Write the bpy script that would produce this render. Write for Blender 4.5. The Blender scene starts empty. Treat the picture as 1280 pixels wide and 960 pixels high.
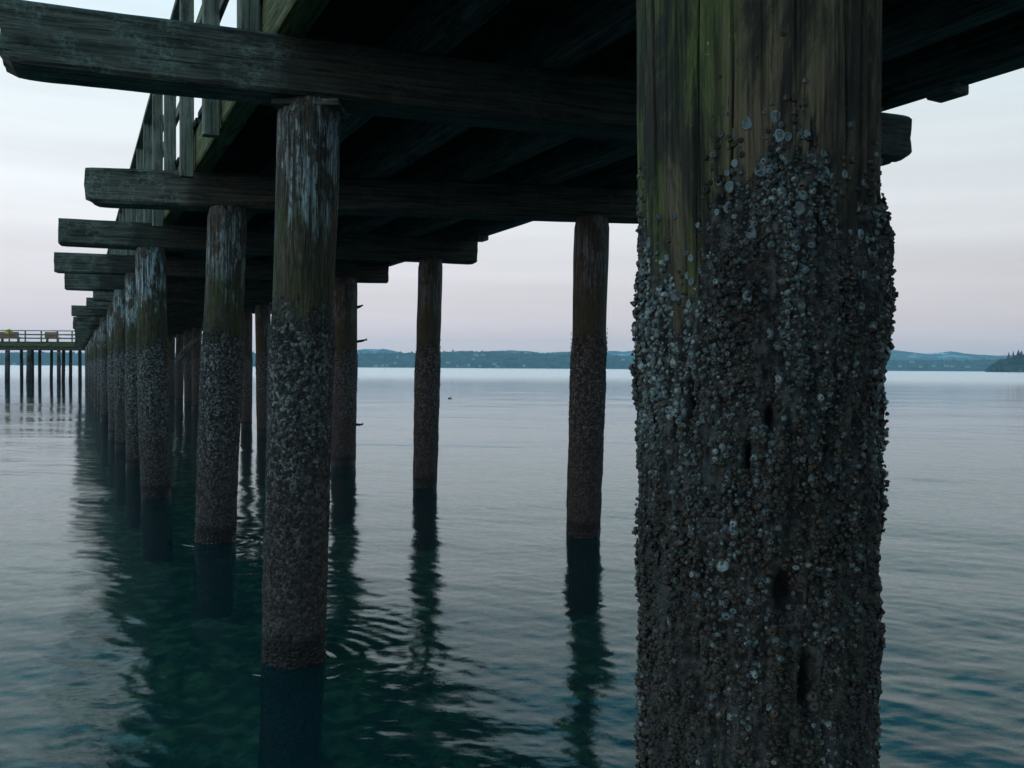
import bpy, math, random
import numpy as np
from mathutils import Vector, Matrix

# ------------------------------------------------------------------ camera, sky, sun, exposure
SC = bpy.context.scene
H = 1.65                                   # camera height above the water; the pier is laid out in multiples of it
FPX = 1150.0                               # focal length in pixels of the 1280 wide photograph
PITCH, ROLL = math.radians(1.0), math.radians(0.37)
cam_data = bpy.data.cameras.new('camera')
cam_data.lens = FPX / 1280 * 36; cam_data.sensor_width = 36
cam_data.clip_start = 0.05; cam_data.clip_end = 40000
cam = bpy.data.objects.new('camera', cam_data); SC.collection.objects.link(cam)
CAM_M = Matrix.Translation((0, 0, H)) @ Matrix.Rotation(math.pi/2 - PITCH, 4, 'X') @ Matrix.Rotation(ROLL, 4, 'Z')
cam.matrix_world = CAM_M
SC.camera = cam
SC.view_settings.view_transform = 'Standard'; SC.view_settings.look = 'None'
SC.view_settings.gamma = 1; SC.view_settings.exposure = 0.25
SC.cycles.use_denoising = True
SC.cycles.max_bounces = 8; SC.cycles.transparent_max_bounces = 8
SC.cycles.volume_bounces = 1
SC.cycles.caustics_reflective = True; SC.cycles.caustics_refractive = False

SUN_EL, SUN_AZ = math.radians(4), math.radians(-115)      # low, hidden by cloud, behind and left of the camera
SKY = 0.12
world = bpy.data.worlds.new("World"); SC.world = world; world.use_nodes = True
nt = world.node_tree; N = nt.nodes; L = nt.links; N.clear()
def nd(t, **kw):
    n = N.new(t)
    for k, v in kw.items(): setattr(n, k, v)
    return n
out = nd('ShaderNodeOutputWorld'); bg = nd('ShaderNodeBackground'); bg.inputs[1].default_value = SKY
sky = nd('ShaderNodeTexSky', sky_type='NISHITA'); sky.sun_disc = False
sky.sun_elevation = SUN_EL; sky.sun_rotation = SUN_AZ
tc = nd('ShaderNodeTexCoord'); sep = nd('ShaderNodeSeparateXYZ'); L.new(tc.outputs['Generated'], sep.inputs[0])
# thin overcast: colour by elevation, with long horizontal cloud bands
mp = nd('ShaderNodeMapping'); mp.inputs['Scale'].default_value = (1.4, 1.4, 22); L.new(tc.outputs['Generated'], mp.inputs[0])
cn = nd('ShaderNodeTexNoise'); cn.inputs['Scale'].default_value = 1.3; cn.inputs['Detail'].default_value = 5; cn.inputs['Roughness'].default_value = .5
L.new(mp.outputs[0], cn.inputs['Vector'])
cs = nd('ShaderNodeMath', operation='MULTIPLY_ADD'); cs.inputs[1].default_value = 0.07; cs.inputs[2].default_value = -0.035
L.new(cn.outputs['Fac'], cs.inputs[0])
el = nd('ShaderNodeMath', operation='ADD'); L.new(sep.outputs['Z'], el.inputs[0]); L.new(cs.outputs[0], el.inputs[1])
rp = nd('ShaderNodeValToRGB'); L.new(el.outputs[0], rp.inputs[0])
K = 1 / SKY
stops = [(0.0, (.74, .65, .70)), (.045, (.75, .67, .71)), (.10, (.73, .70, .735)), (.16, (.77, .78, .81)), (.23, (.77, .83, .86)),
         (.36, (.66, .80, .87)), (.405, (.36, .74, .94)), (.46, (.10, .50, .74)), (1.0, (.06, .36, .52))]
cr = rp.color_ramp
while len(cr.elements) < len(stops): cr.elements.new(.5)
for e, (p, c) in zip(cr.elements, stops): e.position = p; e.color = (*c, 1)
# the left of the sky is a little brighter than the right
az = nd('ShaderNodeMath', operation='MULTIPLY_ADD'); az.inputs[1].default_value = -0.22; az.inputs[2].default_value = 1.0
L.new(sep.outputs['X'], az.inputs[0])
band = nd('ShaderNodeMath', operation='MULTIPLY_ADD'); band.inputs[1].default_value = 0.30; band.inputs[2].default_value = 0.85
L.new(cn.outputs['Fac'], band.inputs[0])
gm = nd('ShaderNodeMath', operation='MULTIPLY'); L.new(az.outputs[0], gm.inputs[0]); L.new(band.outputs[0], gm.inputs[1])
gk = nd('ShaderNodeMath', operation='MULTIPLY'); gk.inputs[1].default_value = K; L.new(gm.outputs[0], gk.inputs[0])
sc_ = nd('ShaderNodeVectorMath', operation='SCALE'); L.new(rp.outputs[0], sc_.inputs[0]); L.new(gk.outputs[0], sc_.inputs['Scale'])
mx = nd('ShaderNodeMixRGB'); mx.inputs[0].default_value = 0.9
L.new(sky.outputs[0], mx.inputs[1]); L.new(sc_.outputs[0], mx.inputs[2])
L.new(mx.outputs[0], bg.inputs[0]); L.new(bg.outputs[0], out.inputs[0])

sun_d = bpy.data.lights.new('sun', 'SUN'); sun_d.energy = 0.5; sun_d.angle = math.radians(18); sun_d.color = (1, .95, .92)
sun = bpy.data.objects.new('sun', sun_d); SC.collection.objects.link(sun)
SUN_LAMP_EL = math.radians(4)
sd = Vector((math.sin(SUN_AZ)*math.cos(SUN_EL), math.cos(SUN_AZ)*math.cos(SUN_EL), math.sin(SUN_EL)))
sun.rotation_euler = sd.to_track_quat('Z', 'Y').to_euler()

# ------------------------------------------------------------------ helpers
rng = np.random.default_rng(7); random.seed(7)
def at(px, py, depth):
    """world point seen at a pixel of the 1280x960 photograph, at a world-Y distance"""
    d = CAM_M.to_3x3() @ Vector(((px-640)/FPX, (480-py)/FPX, -1))
    p = Vector((0, 0, H)) + d * (depth / d.y)
    return p
def tag(o, label=None, cat=None, group=None, kind=None):
    if label: o['label'] = label
    if cat: o['category'] = cat
    if group: o['group'] = group
    if kind: o['kind'] = kind
    return o
def mesh_np(name, verts, faces, smooth=True):
    """verts (n,3) array, faces (m,4) or (m,3) array or list of such arrays"""
    if not isinstance(faces, list): faces = [faces]
    me = bpy.data.meshes.new(name)
    loops = np.concatenate([f.ravel() for f in faces]); tot = np.concatenate([np.full(len(f), f.shape[1]) for f in faces])
    start = np.concatenate([[0], np.cumsum(tot)[:-1]])
    me.vertices.add(len(verts)); me.vertices.foreach_set('co', np.asarray(verts, dtype=np.float32).ravel())
    me.loops.add(len(loops)); me.loops.foreach_set('vertex_index', loops.astype(np.int32))
    me.polygons.add(len(tot)); me.polygons.foreach_set('loop_start', start.astype(np.int32))
    try: me.polygons.foreach_set('loop_total', tot.astype(np.int32))
    except Exception: pass
    me.update(calc_edges=True); me.validate()
    me.polygons.foreach_set('use_smooth', np.full(len(me.polygons), smooth))
    return me
def link(name, me, mat=None, parent=None, loc=None, rotz=0):
    o = bpy.data.objects.new(name, me); SC.collection.objects.link(o)
    if mat and me and not me.materials: me.materials.append(mat)
    if parent: o.parent = parent
    if loc is not None: o.location = loc
    o.rotation_euler = (0, 0, rotz)
    return o
def _hash(ix, iy, iz, s):
    h = (ix.astype(np.int64)*374761393 + iy.astype(np.int64)*668265263 + iz.astype(np.int64)*2147483647 + s*974634777) & 0xffffffff
    h = ((h ^ (h >> 13)) * 1274126177) & 0xffffffff
    h = (h ^ (h >> 16)) & 0xffffffff
    return h / 4294967295.0
def noise3(x, y, z, seed=0):
    """value noise, -1..1"""
    x, y, z = np.broadcast_arrays(np.asarray(x, float), np.asarray(y, float), np.asarray(z, float))
    ix, iy, iz = np.floor(x), np.floor(y), np.floor(z)
    fx, fy, fz = x-ix, y-iy, z-iz
    fx, fy, fz = [f*f*(3-2*f) for f in (fx, fy, fz)]
    r = 0
    for a in (0, 1):
        for b in (0, 1):
            for c in (0, 1):
                w = (fx if a else 1-fx)*(fy if b else 1-fy)*(fz if c else 1-fz)
                r = r + w*_hash(ix+a, iy+b, iz+c, seed)
    return r*2-1
def fbm(x, y, z, seed=0, oct=4, gain=.5):
    r, a, t = 0, 1, 0
    for k in range(oct):
        r = r + a*noise3(x*2**k, y*2**k, z*2**k, seed+k); t += a; a *= gain
    return r/t
def sstep(a, b, x):
    t = np.clip((x-a)/(b-a), 0, 1); return t*t*(3-2*t)

# ------------------------------------------------------------------ materials
class Mat:
    def __init__(s, name, rough=.85, spec=.3):
        s.m = bpy.data.materials.new(name); s.m.use_nodes = True
        s.t = s.m.node_tree; s.n = s.t.nodes; s.l = s.t.links
        s.b = s.n['Principled BSDF']; s.b.inputs['Roughness'].default_value = rough
        s.b.inputs['Specular IOR Level'].default_value = spec
        s.tc = s.n.new('ShaderNodeTexCoord')
    def node(s, t, **kw):
        n = s.n.new(t)
        for k, v in kw.items(): setattr(n, k, v)
        return n
    def val(s, v, sock):
        if isinstance(v, (int, float)): sock.default_value = v
        elif isinstance(v, tuple): sock.default_value = (*v, 1) if len(v) == 3 and sock.type == 'RGBA' else v
        else: s.l.new(v, sock)
    def coord(s, scale=(1, 1, 1), loc=(0, 0, 0), rnd=False):
        m = s.node('ShaderNodeMapping'); m.inputs['Scale'].default_value = scale; m.inputs['Location'].default_value = loc
        src = s.tc.outputs['Object']
        if rnd:
            oi = s.node('ShaderNodeObjectInfo'); k = s.math('MULTIPLY', oi.outputs['Random'], 37.0)
            a = s.node('ShaderNodeVectorMath', operation='ADD'); s.l.new(src, a.inputs[0]); s.l.new(k, a.inputs[1]); src = a.outputs[0]
        s.l.new(src, m.inputs[0]); return m.outputs[0]
    def noise(s, vec, scale, detail=4, rough=.55, dist=0):
        n = s.node('ShaderNodeTexNoise'); s.l.new(vec, n.inputs['Vector'])
        n.inputs['Scale'].default_value = scale; n.inputs['Detail'].default_value = detail
        n.inputs['Roughness'].default_value = rough; n.inputs['Distortion'].default_value = dist
        return n.outputs['Fac']
    def vor(s, vec, scale, feat='F1', outp='Distance'):
        n = s.node('ShaderNodeTexVoronoi', feature=feat); s.l.new(vec, n.inputs['Vector']); n.inputs['Scale'].default_value = scale
        return n.outputs[outp]
    def ramp(s, f, stops):
        r = s.node('ShaderNodeValToRGB'); e = r.color_ramp
        while len(e.elements) < len(stops): e.elements.new(.5)
        for el_, (p, c) in zip(e.elements, stops):
            el_.position = p; el_.color = (c, c, c, 1) if isinstance(c, (int, float)) else (*c, 1)
        s.l.new(f, r.inputs[0]); return r.outputs[0]
    def math(s, op, a, b=0.0, clamp=False):
        m = s.node('ShaderNodeMath', operation=op, use_clamp=clamp); s.val(a, m.inputs[0]); s.val(b, m.inputs[1]); return m.outputs[0]
    def rng(s, v, a, b, c=0.0, d=1.0):
        m = s.node('ShaderNodeMapRange', interpolation_type='SMOOTHSTEP'); s.val(v, m.inputs[0])
        for k, q in enumerate((a, b, c, d)): m.inputs[k+1].default_value = q
        return m.outputs[0]
    def mix(s, f, a, b, mode='MIX'):
        m = s.node('ShaderNodeMixRGB', blend_type=mode); s.val(f, m.inputs[0]); s.val(a, m.inputs[1]); s.val(b, m.inputs[2]); return m.outputs[0]
    def xyz(s, vec=None):
        m = s.node('ShaderNodeSeparateXYZ'); s.l.new(vec or s.tc.outputs['Object'], m.inputs[0]); return m.outputs
    def color(s, c): s.val(c, s.b.inputs['Base Color'])
    def bump(s, hgt, strength=.5, dist=.01):
        b = s.node('ShaderNodeBump'); b.inputs['Strength'].default_value = strength; b.inputs['Distance'].default_value = dist
        s.l.new(hgt, b.inputs['Height']); s.l.new(b.outputs[0], s.b.inputs['Normal'])

def beam_material(name, dark, mid, lichen, lich_amt=.5, edge=.5, under=False):
    M = Mat(name, .88, .25)
    g = M.noise(M.coord((1.2, 26, 26), rnd=True), 1.6, 7, .65, .6)
    g2 = M.noise(M.coord((.7, 60, 60), rnd=True), 2.5, 4, .6)
    c = M.mix(M.rng(g, .35, .68), dark, mid)
    p = M.noise(M.coord((1, 1, 1), rnd=True), 5, 8, .7)
    sp = M.noise(M.coord((1, 1.3, 1.3), rnd=True), 45, 3, .6)
    pl = M.math('MULTIPLY', M.rng(p, .46, .62), M.rng(sp, .38, .62))
    c = M.mix(M.math('MULTIPLY', pl, lich_amt), c, lichen)
    blk = M.noise(M.coord((.8, 3, 3), (3, 1, 7), rnd=True), 3.0, 6, .7)
    c = M.mix(M.math('MULTIPLY', M.rng(blk, .52, .66), .75), c, tuple(x*.35 for x in dark))
    ck = M.math('MULTIPLY', M.rng(g2, .36, .42, 1, 0), .8)
    c = M.mix(ck, c, (.004, .004, .004))
    M.color(c)
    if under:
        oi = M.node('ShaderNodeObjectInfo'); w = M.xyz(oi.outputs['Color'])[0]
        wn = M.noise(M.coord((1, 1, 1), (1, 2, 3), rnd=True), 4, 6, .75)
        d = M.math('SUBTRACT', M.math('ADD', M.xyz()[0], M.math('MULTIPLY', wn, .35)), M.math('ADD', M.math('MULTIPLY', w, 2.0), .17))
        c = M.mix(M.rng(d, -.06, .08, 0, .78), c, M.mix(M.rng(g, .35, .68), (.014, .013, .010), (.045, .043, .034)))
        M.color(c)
    hh = M.math('ADD', g, M.math('MULTIPLY', g2, .7)); hh = M.math('ADD', hh, M.math('MULTIPLY', sp, .3))
    M.bump(hh, .8, .012)
    return M.m
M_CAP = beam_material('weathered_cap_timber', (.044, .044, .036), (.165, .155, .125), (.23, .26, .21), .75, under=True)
M_STR = beam_material('creosoted_stringer_timber', (.035, .038, .036), (.14, .14, .13), (.16, .18, .165), .3)
M_MOSSY = beam_material('mossy_outer_timber', (.045, .052, .024), (.17, .175, .08), (.18, .23, .11), .5)
M_RAIL = beam_material('grey_rail_timber', (.09, .10, .08), (.25, .26, .20), (.26, .30, .24), .4)
M_PLANK = beam_material('dark_deck_planking', (.016, .017, .016), (.05, .05, .046), (.06, .065, .06), .3)

def pile_material(name, white=1.0, brown=0.0):
    M = Mat(name, .85, .3)
    z = M.xyz()[2]
    zn = M.noise(M.coord((3, 3, 1), rnd=True), 3.2, 5, .6)
    oi_ = M.node('ShaderNodeObjectInfo').outputs['Random']
    zj = M.math('ADD', M.math('ADD', z, M.math('MULTIPLY', M.math('SUBTRACT', oi_, .5), .35)), M.math('MULTIPLY', M.math('SUBTRACT', zn, .5), 1.1))
    # bare wood with upright grain
    g = M.noise(M.coord((16, 16, .7), rnd=True), 2.2, 7, .68, .4)
    g2 = M.noise(M.coord((45, 45, 1.2), rnd=True), 1.5, 5, .6)
    wood = M.mix(M.rng(g, .35, .65), (.022, .019, .015), (.085, .066, .048))
    g3 = M.noise(M.coord((90, 90, 9), rnd=True), 1.2, 6, .7)
    wood = M.mix(M.math('MULTIPLY', M.rng(g3, .5, .64), .55), wood, (.16, .14, .11))
    wood = M.mix(M.math('MULTIPLY', M.rng(g3, .48, .38), .7), wood, (.010, .010, .008))
    pale = M.mix(M.rng(g2, .38, .60), (.16, .18, .175), (.50, .60, .64))
    wm = M.math('MULTIPLY', M.rng(zj, 2.35, 2.55), M.rng(g, .40, .52))
    wm = M.math('MULTIPLY', wm, M.rng(zj, 3.35, 2.95))
    blot = M.noise(M.coord((2.5, 2.5, 1.3), rnd=True), 2.6, 6, .7)
    wm = M.math('MULTIPLY', wm, M.rng(blot, .45, .53))
    wm = M.math('MULTIPLY', wm, M.rng(g3, .40, .50))
    c = M.mix(M.math('MULTIPLY', M.math('MULTIPLY', wm, white), M.rng(M.math('FRACT', M.math('MULTIPLY', oi_, 7.3)), .0, .8, .45, 1.0)), wood, pale)
    moss = M.math('MULTIPLY', M.rng(zj, 1.75, 2.05), M.rng(zj, 2.75, 2.4))
    mossn = M.noise(M.coord((6, 6, 1.2), rnd=True), 3, 5, .6)
    c = M.mix(M.math('MULTIPLY', M.math('MULTIPLY', moss, M.rng(mossn, .35, .62)), .8), c, M.mix(M.rng(g3, .4, .6), (.018, .026, .008), (.055, .072, .02)))
    rust = M.math('MULTIPLY', M.rng(zj, 1.7, 1.95), M.rng(zj, 2.4, 2.1))
    rn = M.noise(M.coord((2, 2, .9), (4, 4, 4), rnd=True), 3, 4)
    c = M.mix(M.math('MULTIPLY', rust, M.rng(rn, .52, .7, 0, .6)), c, (.075, .045, .025))
    # shell crust
    vp = M.coord((1, 1, 1), rnd=True)
    vd = M.vor(vp, 52); vc = M.vor(vp, 52, 'F1', 'Color'); sp = M.xyz(vc)
    vs = M.noise(vp, 22, 6, .7)
    crust = M.mix(M.rng(sp[0], .35, .9), (.030, .026, .024), (.15, .155, .15))
    low = M.rng(zj, 1.7, .7)
    crust = M.mix(M.math('MULTIPLY', low, .6), crust, (.042, .034, .030))
    crust = M.mix(M.rng(vs, .52, .7), crust, (.012, .011, .012))
    crust = M.mix(M.math('MULTIPLY', M.rng(sp[1], .82, .9), M.rng(zj, .3, 1.5)), crust, (.20, .21, .205))
    cm = M.rng(M.math('ADD', z, M.math('MULTIPLY', M.math('SUBTRACT', M.noise(vp, 9, 6, .75), .5), .9)), 1.98, 1.86)
    c = M.mix(cm, c, crust)
    if brown: c = M.mix(brown, c, (.045, .024, .022))
    wet = M.rng(M.math('ADD', z, M.math('MULTIPLY', M.math('SUBTRACT', vs, .5), .15)), .20, .12)
    c = M.mix(M.math('MULTIPLY', wet, .85), c, (.007, .008, .008))
    M.color(c)
    M.val(M.rng(z, .16, .05, .85, .35), M.b.inputs['Roughness'])
    hb = M.mix(cm, M.math('ADD', g, g2), M.math('ADD', M.math('MULTIPLY', vd, -1.2), M.math('MULTIPLY', vs, 1.3)))
    M.bump(hb, .9, .014)
    return M.m
M_PILE = pile_material('barnacled_pile')
M_PILE_R = pile_material('barnacled_brown_pile', .35, .45)

def front_pile_material():
    M = Mat('front_pile_wood', .82, .35)
    x, y, z = M.xyz()
    g = M.noise(M.coord((13, 13, 1.1)), 2.4, 9, .72, 1.6)
    g2 = M.noise(M.coord((60, 60, 4)), 1.6, 7, .72, .8)
    c = M.mix(M.rng(g, .34, .66), (.034, .026, .016), (.15, .108, .064))
    c = M.mix(M.math('MULTIPLY', M.rng(g2, .55, .7), .5), c, (.16, .125, .085))
    c = M.mix(M.rng(g2, .42, .34), c, (.008, .007, .005))
    # green algae: strongest on the left shoulder and up near the top
    an = M.noise(M.coord((9, 9, .9)), 2.5, 6, .65)
    am = M.math('ADD', M.rng(x, -.03, -.14, 0, 1.0), M.rng(z, 1.95, 2.25, 0, .35))
    al = M.math('MULTIPLY', am, M.rng(an, .38, .58), clamp=True)
    c = M.mix(M.math('MULTIPLY', al, .85), c, M.mix(M.rng(g, .35, .7), (.030, .042, .012), (.115, .15, .034)))
    sp = M.noise(M.coord((1, 1, .7)), 60, 4, .7)
    c = M.mix(M.math('MULTIPLY', M.math('MULTIPLY', M.rng(sp, .62, .70), al), .8), c, (.22, .30, .05))
    dk = M.noise(M.coord((4, 4, 1.3), (2, 5, 1)), 1.8, 8, .75, .6)
    c = M.mix(M.math('MULTIPLY', M.rng(dk, .44, .58), .85), c, (.009, .009, .008))
    # matrix between the shells
    sn = M.noise(M.coord(), 55, 6, .75); s2 = M.noise(M.coord(), 9, 4, .6)
    cr = M.mix(M.rng(sn, .42, .62), (.010, .009, .008), (.075, .068, .060))
    cr = M.mix(M.math('MULTIPLY', M.rng(s2, .52, .66), .5), cr, (.06, .07, .07))
    at_ = M.node('ShaderNodeAttribute', attribute_name='crust').outputs['Fac']
    c = M.mix(at_, c, cr)
    ck = M.node('ShaderNodeAttribute', attribute_name='crack').outputs['Fac']
    c = M.mix(M.math('MULTIPLY', M.rng(ck, .2, .75), .9), c, (.005, .005, .004))  # shade inside cracks and hollows painted into the colour, near black
    M.color(c)
    M.bump(M.mix(at_, M.math('ADD', g, g2), M.math('MULTIPLY', sn, 2.0)), .9, .006)
    return M.m
M_FRONT = front_pile_material()

def shell_material(name, rough=.6, bump=True):
    M = Mat(name, rough, .4)
    a = M.node('ShaderNodeAttribute', attribute_name='tint').outputs['Color']
    n = M.noise(M.coord(), 140, 4, .6)
    c = M.mix(M.rng(n, .3, .7), M.mix(1.0, a, (.5, .5, .5), 'MULTIPLY'), a)
    M.color(c)
    if bump: M.bump(n, .7, .003)
    return M.m
M_SHELL = shell_material('barnacle_shell')

# ------------------------------------------------------------------ water and sea bed
def polar(rs, thetas):
    R, T = np.meshgrid(rs, thetas, indexing='ij')
    x, y = R*np.sin(T), R*np.cos(T)
    nr, nt_ = R.shape
    i = np.arange(nr-1)[:, None]*nt_ + np.arange(nt_)[None, :]
    j = np.arange(nr-1)[:, None]*nt_ + (np.arange(nt_)[None, :]+1) % nt_
    f = np.stack([i, i+nt_, j+nt_, j], -1).reshape(-1, 4)
    return x.ravel(), y.ravel(), R.ravel(), f
th_f = np.radians(np.arange(-34, 34, .125)); th_b = np.radians(np.arange(34, 326, 1.5))
THS = np.concatenate([th_f, th_b])
rs = [.25]
while rs[-1] < 50: rs.append(rs[-1]*1.0042)
while rs[-1] < 5850: rs.append(rs[-1]*1.03)
rs = np.array(rs)
x, y, R, f = polar(rs, THS)
# a fan closes the middle
z = np.zeros_like(x); lost = np.zeros_like(x)
dr = np.where(R < 50, R*.0042, R*.03)
NW = 120
lam = np.exp(rng.uniform(math.log(.055), math.log(11.0), NW))
ang = rng.normal(math.radians(78), math.radians(38), NW)
ph = rng.uniform(0, 2*math.pi, NW)
s0 = 0.0088
patch = .72 + .55*fbm(x/2.6, y/5.0, 3.1, 5, 3) + .25*noise3(x/14, y/30, 1, 9)
patch = np.clip(patch, .18, 1.4)*(.34+.92*np.exp(-R/12))
for k in range(NW):
    kk = 2*math.pi/lam[k]
    keep = sstep(2.0, 4.0, lam[k]/dr)
    sl = s0*(1.35 if lam[k] < .4 else (.8 if lam[k] < 3 else .5))
    wob = 0.8*noise3(x/(lam[k]*6), y/(lam[k]*6), k*1.7, 31)
    z += keep*(sl/kk)*np.sin(kk*(x*math.cos(ang[k])+y*math.sin(ang[k])) + ph[k] + wob*2.5)*patch
    lost += (1-keep)*sl*sl/2*patch**2
for (qx, qy, qr) in ((-1.23, 5.165, .178), (-2.78, 8.58, .185), (-4.47, 11.55, .185), (.69, 9.01, .172), (-1.21, 12.57, .17), (-2.82, 15.3, .215)):
    d = np.hypot(x-qx, y-qy)-qr+.01
    z += np.where(d > -.03, .007*np.exp(-np.clip(d, 0, 9)/.018) + .0028*np.exp(-np.clip(d, 0, 9)/.30)*np.sin(d*2*math.pi/.115), 0)
v = np.stack([x, y, z], 1)
nT = len(THS)
vc = np.array([[0, 0, 0]]); v = np.concatenate([v, vc]); ci = len(v)-1
fan = np.stack([np.full(nT, ci), np.arange(nT), (np.arange(nT)+1) % nT], 1)
me = mesh_np('water', v, [f[:, ::-1], fan[:, ::-1]])
rough = .008 + .42*np.sqrt(lost) + .16*sstep(22, 200, R)
a = me.attributes.new('lost', 'FLOAT', 'POINT'); a.data.foreach_set('value', np.append(rough, .01).astype(np.float32))
def water_material():
    M = Mat('sea_water'); n, l = M.n, M.l; n.remove(M.b)
    o = [q for q in n if q.type == 'OUTPUT_MATERIAL'][0]
    n1 = M.noise(M.coord((1, 1.5, 1)), 17, 5, .6, .3)
    n2 = M.noise(M.coord((1, 2.2, 1)), 2.6, 4, .6)
    hgt = M.math('ADD', M.math('MULTIPLY', n1, .0011), M.math('MULTIPLY', n2, .0018))
    b = M.node('ShaderNodeBump'); b.inputs['Strength'].default_value = 1; b.inputs['Distance'].default_value = 1.0; l.new(hgt, b.inputs['Height'])
    at_ = M.node('ShaderNodeAttribute', attribute_name='lost').outputs['Fac']
    gl = M.node('ShaderNodeBsdfGlossy')
    l.new(at_, gl.inputs['Roughness'])
    gl.inputs['Color'].default_value = (.90, .98, 1, 1)
    tr = M.node('ShaderNodeBsdfTransparent'); tr.inputs['Color'].default_value = (.82, .88, .80, 1)
    df = M.node('ShaderNodeBsdfDiffuse'); df.inputs['Color'].default_value = (.024, .14, .155, 1)
    bd = M.node('ShaderNodeMixShader'); bd.inputs[0].default_value = .15
    l.new(tr.outputs[0], bd.inputs[1]); l.new(df.outputs[0], bd.inputs[2])
    fr = M.node('ShaderNodeFresnel'); fr.inputs['IOR'].default_value = 1.25
    l.new(b.outputs[0], fr.inputs['Normal']); l.new(b.outputs[0], gl.inputs['Normal'])
    ms = M.node('ShaderNodeMixShader'); l.new(fr.outputs[0], ms.inputs[0]); l.new(bd.outputs[0], ms.inputs[1]); l.new(gl.outputs[0], ms.inputs[2])
    l.new(ms.outputs[0], o.inputs['Surface'])
    return M.m
water = link('water', me, water_material()); tag(water, kind='structure')

# sea bed: cobbles close in, sloping away
rs2 = [.3]
while rs2[-1] < 22: rs2.append(rs2[-1]*1.012)
while rs2[-1] < 5850: rs2.append(rs2[-1]*1.12)
th2 = np.concatenate([np.radians(np.arange(-42, 42, .4)), np.radians(np.arange(42, 318, 3.0))])
x, y, R, f = polar(np.array(rs2), th2)
def bed(x, y):
    r = np.hypot(x, y)
    return -.42 - .036*np.clip(y, -6, 60) - np.clip(r-60, 0, 400)*.018
near = np.clip(1-R/40, 0, 1)
z = bed(x, y) + near*(.10*fbm(x*2.2, y*2.2, .5, 77, 3) + .085*np.abs(noise3(x*6, y*6, .3, 81)))
v = np.concatenate([np.stack([x, y, z], 1), [[0, 0, -.42]]]); nT = len(th2)
fan = np.stack([np.full(nT, len(v)-1), np.arange(nT), (np.arange(nT)+1) % nT], 1)
M = Mat('mossy_seabed', .9, .2)
c = M.mix(M.rng(M.noise(M.coord(), 4.5, 6, .65), .35, .65), (.04, .045, .022), (.27, .25, .11))
c = M.mix(M.rng(M.vor(M.coord(), 5), .25, .7), c, (.07, .07, .042))
c = M.mix(M.rng(M.noise(M.coord(loc=(5, 3, 0)), 2.6, 6, .65), .50, .72), c, (.34, .31, .17))
M.color(c); M.bump(M.noise(M.coord(), 20, 5), .8, .03)
bedo = link('seabed_ground', mesh_np('seabed', v, [f[:, ::-1], fan[:, ::-1]]), M.m); tag(bedo, kind='structure')

# ------------------------------------------------------------------ far land
def ridge(name, Y, depth, prof, step, jag, mat, seed, base=-1.0, skew=0.0):
    """a hill: skyline heights along x at distance Y; rises from the shore and falls away behind"""
    xs = np.arange(prof[0][0], prof[-1][0]+step, step)
    top = np.interp(xs, [p[0] for p in prof], [p[1] for p in prof])
    rows = np.linspace(0, 1, 15)
    V = []
    for k, t in enumerate(rows):
        sh = math.sin(min(t, 1)*math.pi*.5)**.6 if t < .62 else 1-.9*((t-.62)/.38)**1.5
        zz = top*sh*(1+.10*fbm(xs/(step*9), t*5, 0, seed+3, 3)) + jag*noise3(xs/step*1.01, k*3.3, 0, seed)*sh*(t > .02)
        zz = np.maximum(zz, base) if t > 0 else np.full_like(xs, base)
        V.append(np.stack([xs+skew*depth*t, Y + depth*t + depth*.05*noise3(xs/(step*12), k, 0, seed+9), zz], 1))
    V = np.concatenate(V); n = len(xs)
    i = (np.arange(len(rows)-1)[:, None]*n + np.arange(n-1)[None, :]).ravel()
    F = np.stack([i, i+1, i+n+1, i+n], 1)
    return tag(link(name, mesh_np(name, V, F, False), mat), kind='structure')
def pf(Y, pts):          # skyline profile from sight angles
    r = []
    for px, py in pts:
        p = at(px, py, Y); r.append((p.x, p.z))
    return r
def land_material(name, a, b, c3, sc):
    M = Mat(name, .95, .1)
    c = M.mix(M.rng(M.noise(M.coord(), sc, 6, .7), .38, .62), a, b)
    c = M.mix(M.rng(M.noise(M.coord(loc=(9, 0, 0)), sc*3.1, 3), .62, .7), c, c3)
    M.color(c); return M.m
M_FOREST = land_material('dark_forest', (.030, .052, .050), (.085, .115, .10), (.16, .16, .14), .02)
M_MOUNT = Mat('snowy_mountain', .95, .1)
zc = M_MOUNT.xyz()[2]
sn = M_MOUNT.noise(M_MOUNT.coord(), .006, 6, .7)
M_MOUNT.color(M_MOUNT.mix(M_MOUNT.math('MULTIPLY', M_MOUNT.rng(zc, 68, 98), M_MOUNT.rng(sn, .52, .58)), (.09, .15, .17), (.78, .80, .82)))
shore_prof = pf(3600, [(-250, 440), (-60, 440), (60, 439), (200, 440), (330, 441), (440, 440.5), (500, 439.5), (560, 438.5), (640, 438.5), (700, 440.5), (740, 441.5), (790, 444.5), (850, 446), (1000, 448), (1120, 448.5), (1200, 449.5), (1300, 449), (1500, 446)])
ridge('far_shore_hill', 3500, 500, shore_prof, 9, 4.5, M_FOREST, 3)
mt = pf(5300, [(-300, 445), (300, 446), (420, 439), (450, 434.5), (475, 435), (500, 440), (530, 441), (570, 437), (600, 437.5), (640, 435.5), (680, 438), (730, 436), (790, 438), (850, 441), (1000, 442), (1100, 439.5), (1135, 436.5), (1180, 440), (1215, 437.5), (1240, 443), (1290, 444), (1500, 446)])
ridge('mountain_ridge', 5200, 500, mt, 40, 5, M_MOUNT.m, 11)
head = pf(1462, [(1230, 463.5), (1235, 458), (1243, 453), (1254, 448.5), (1268, 444.5), (1280, 442), (1340, 434), (1480, 428), (1700, 430)])
ridge('headland_hill', 1460, 160, head, 3, 3.4, M_FOREST, 21, skew=.535)

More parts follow.
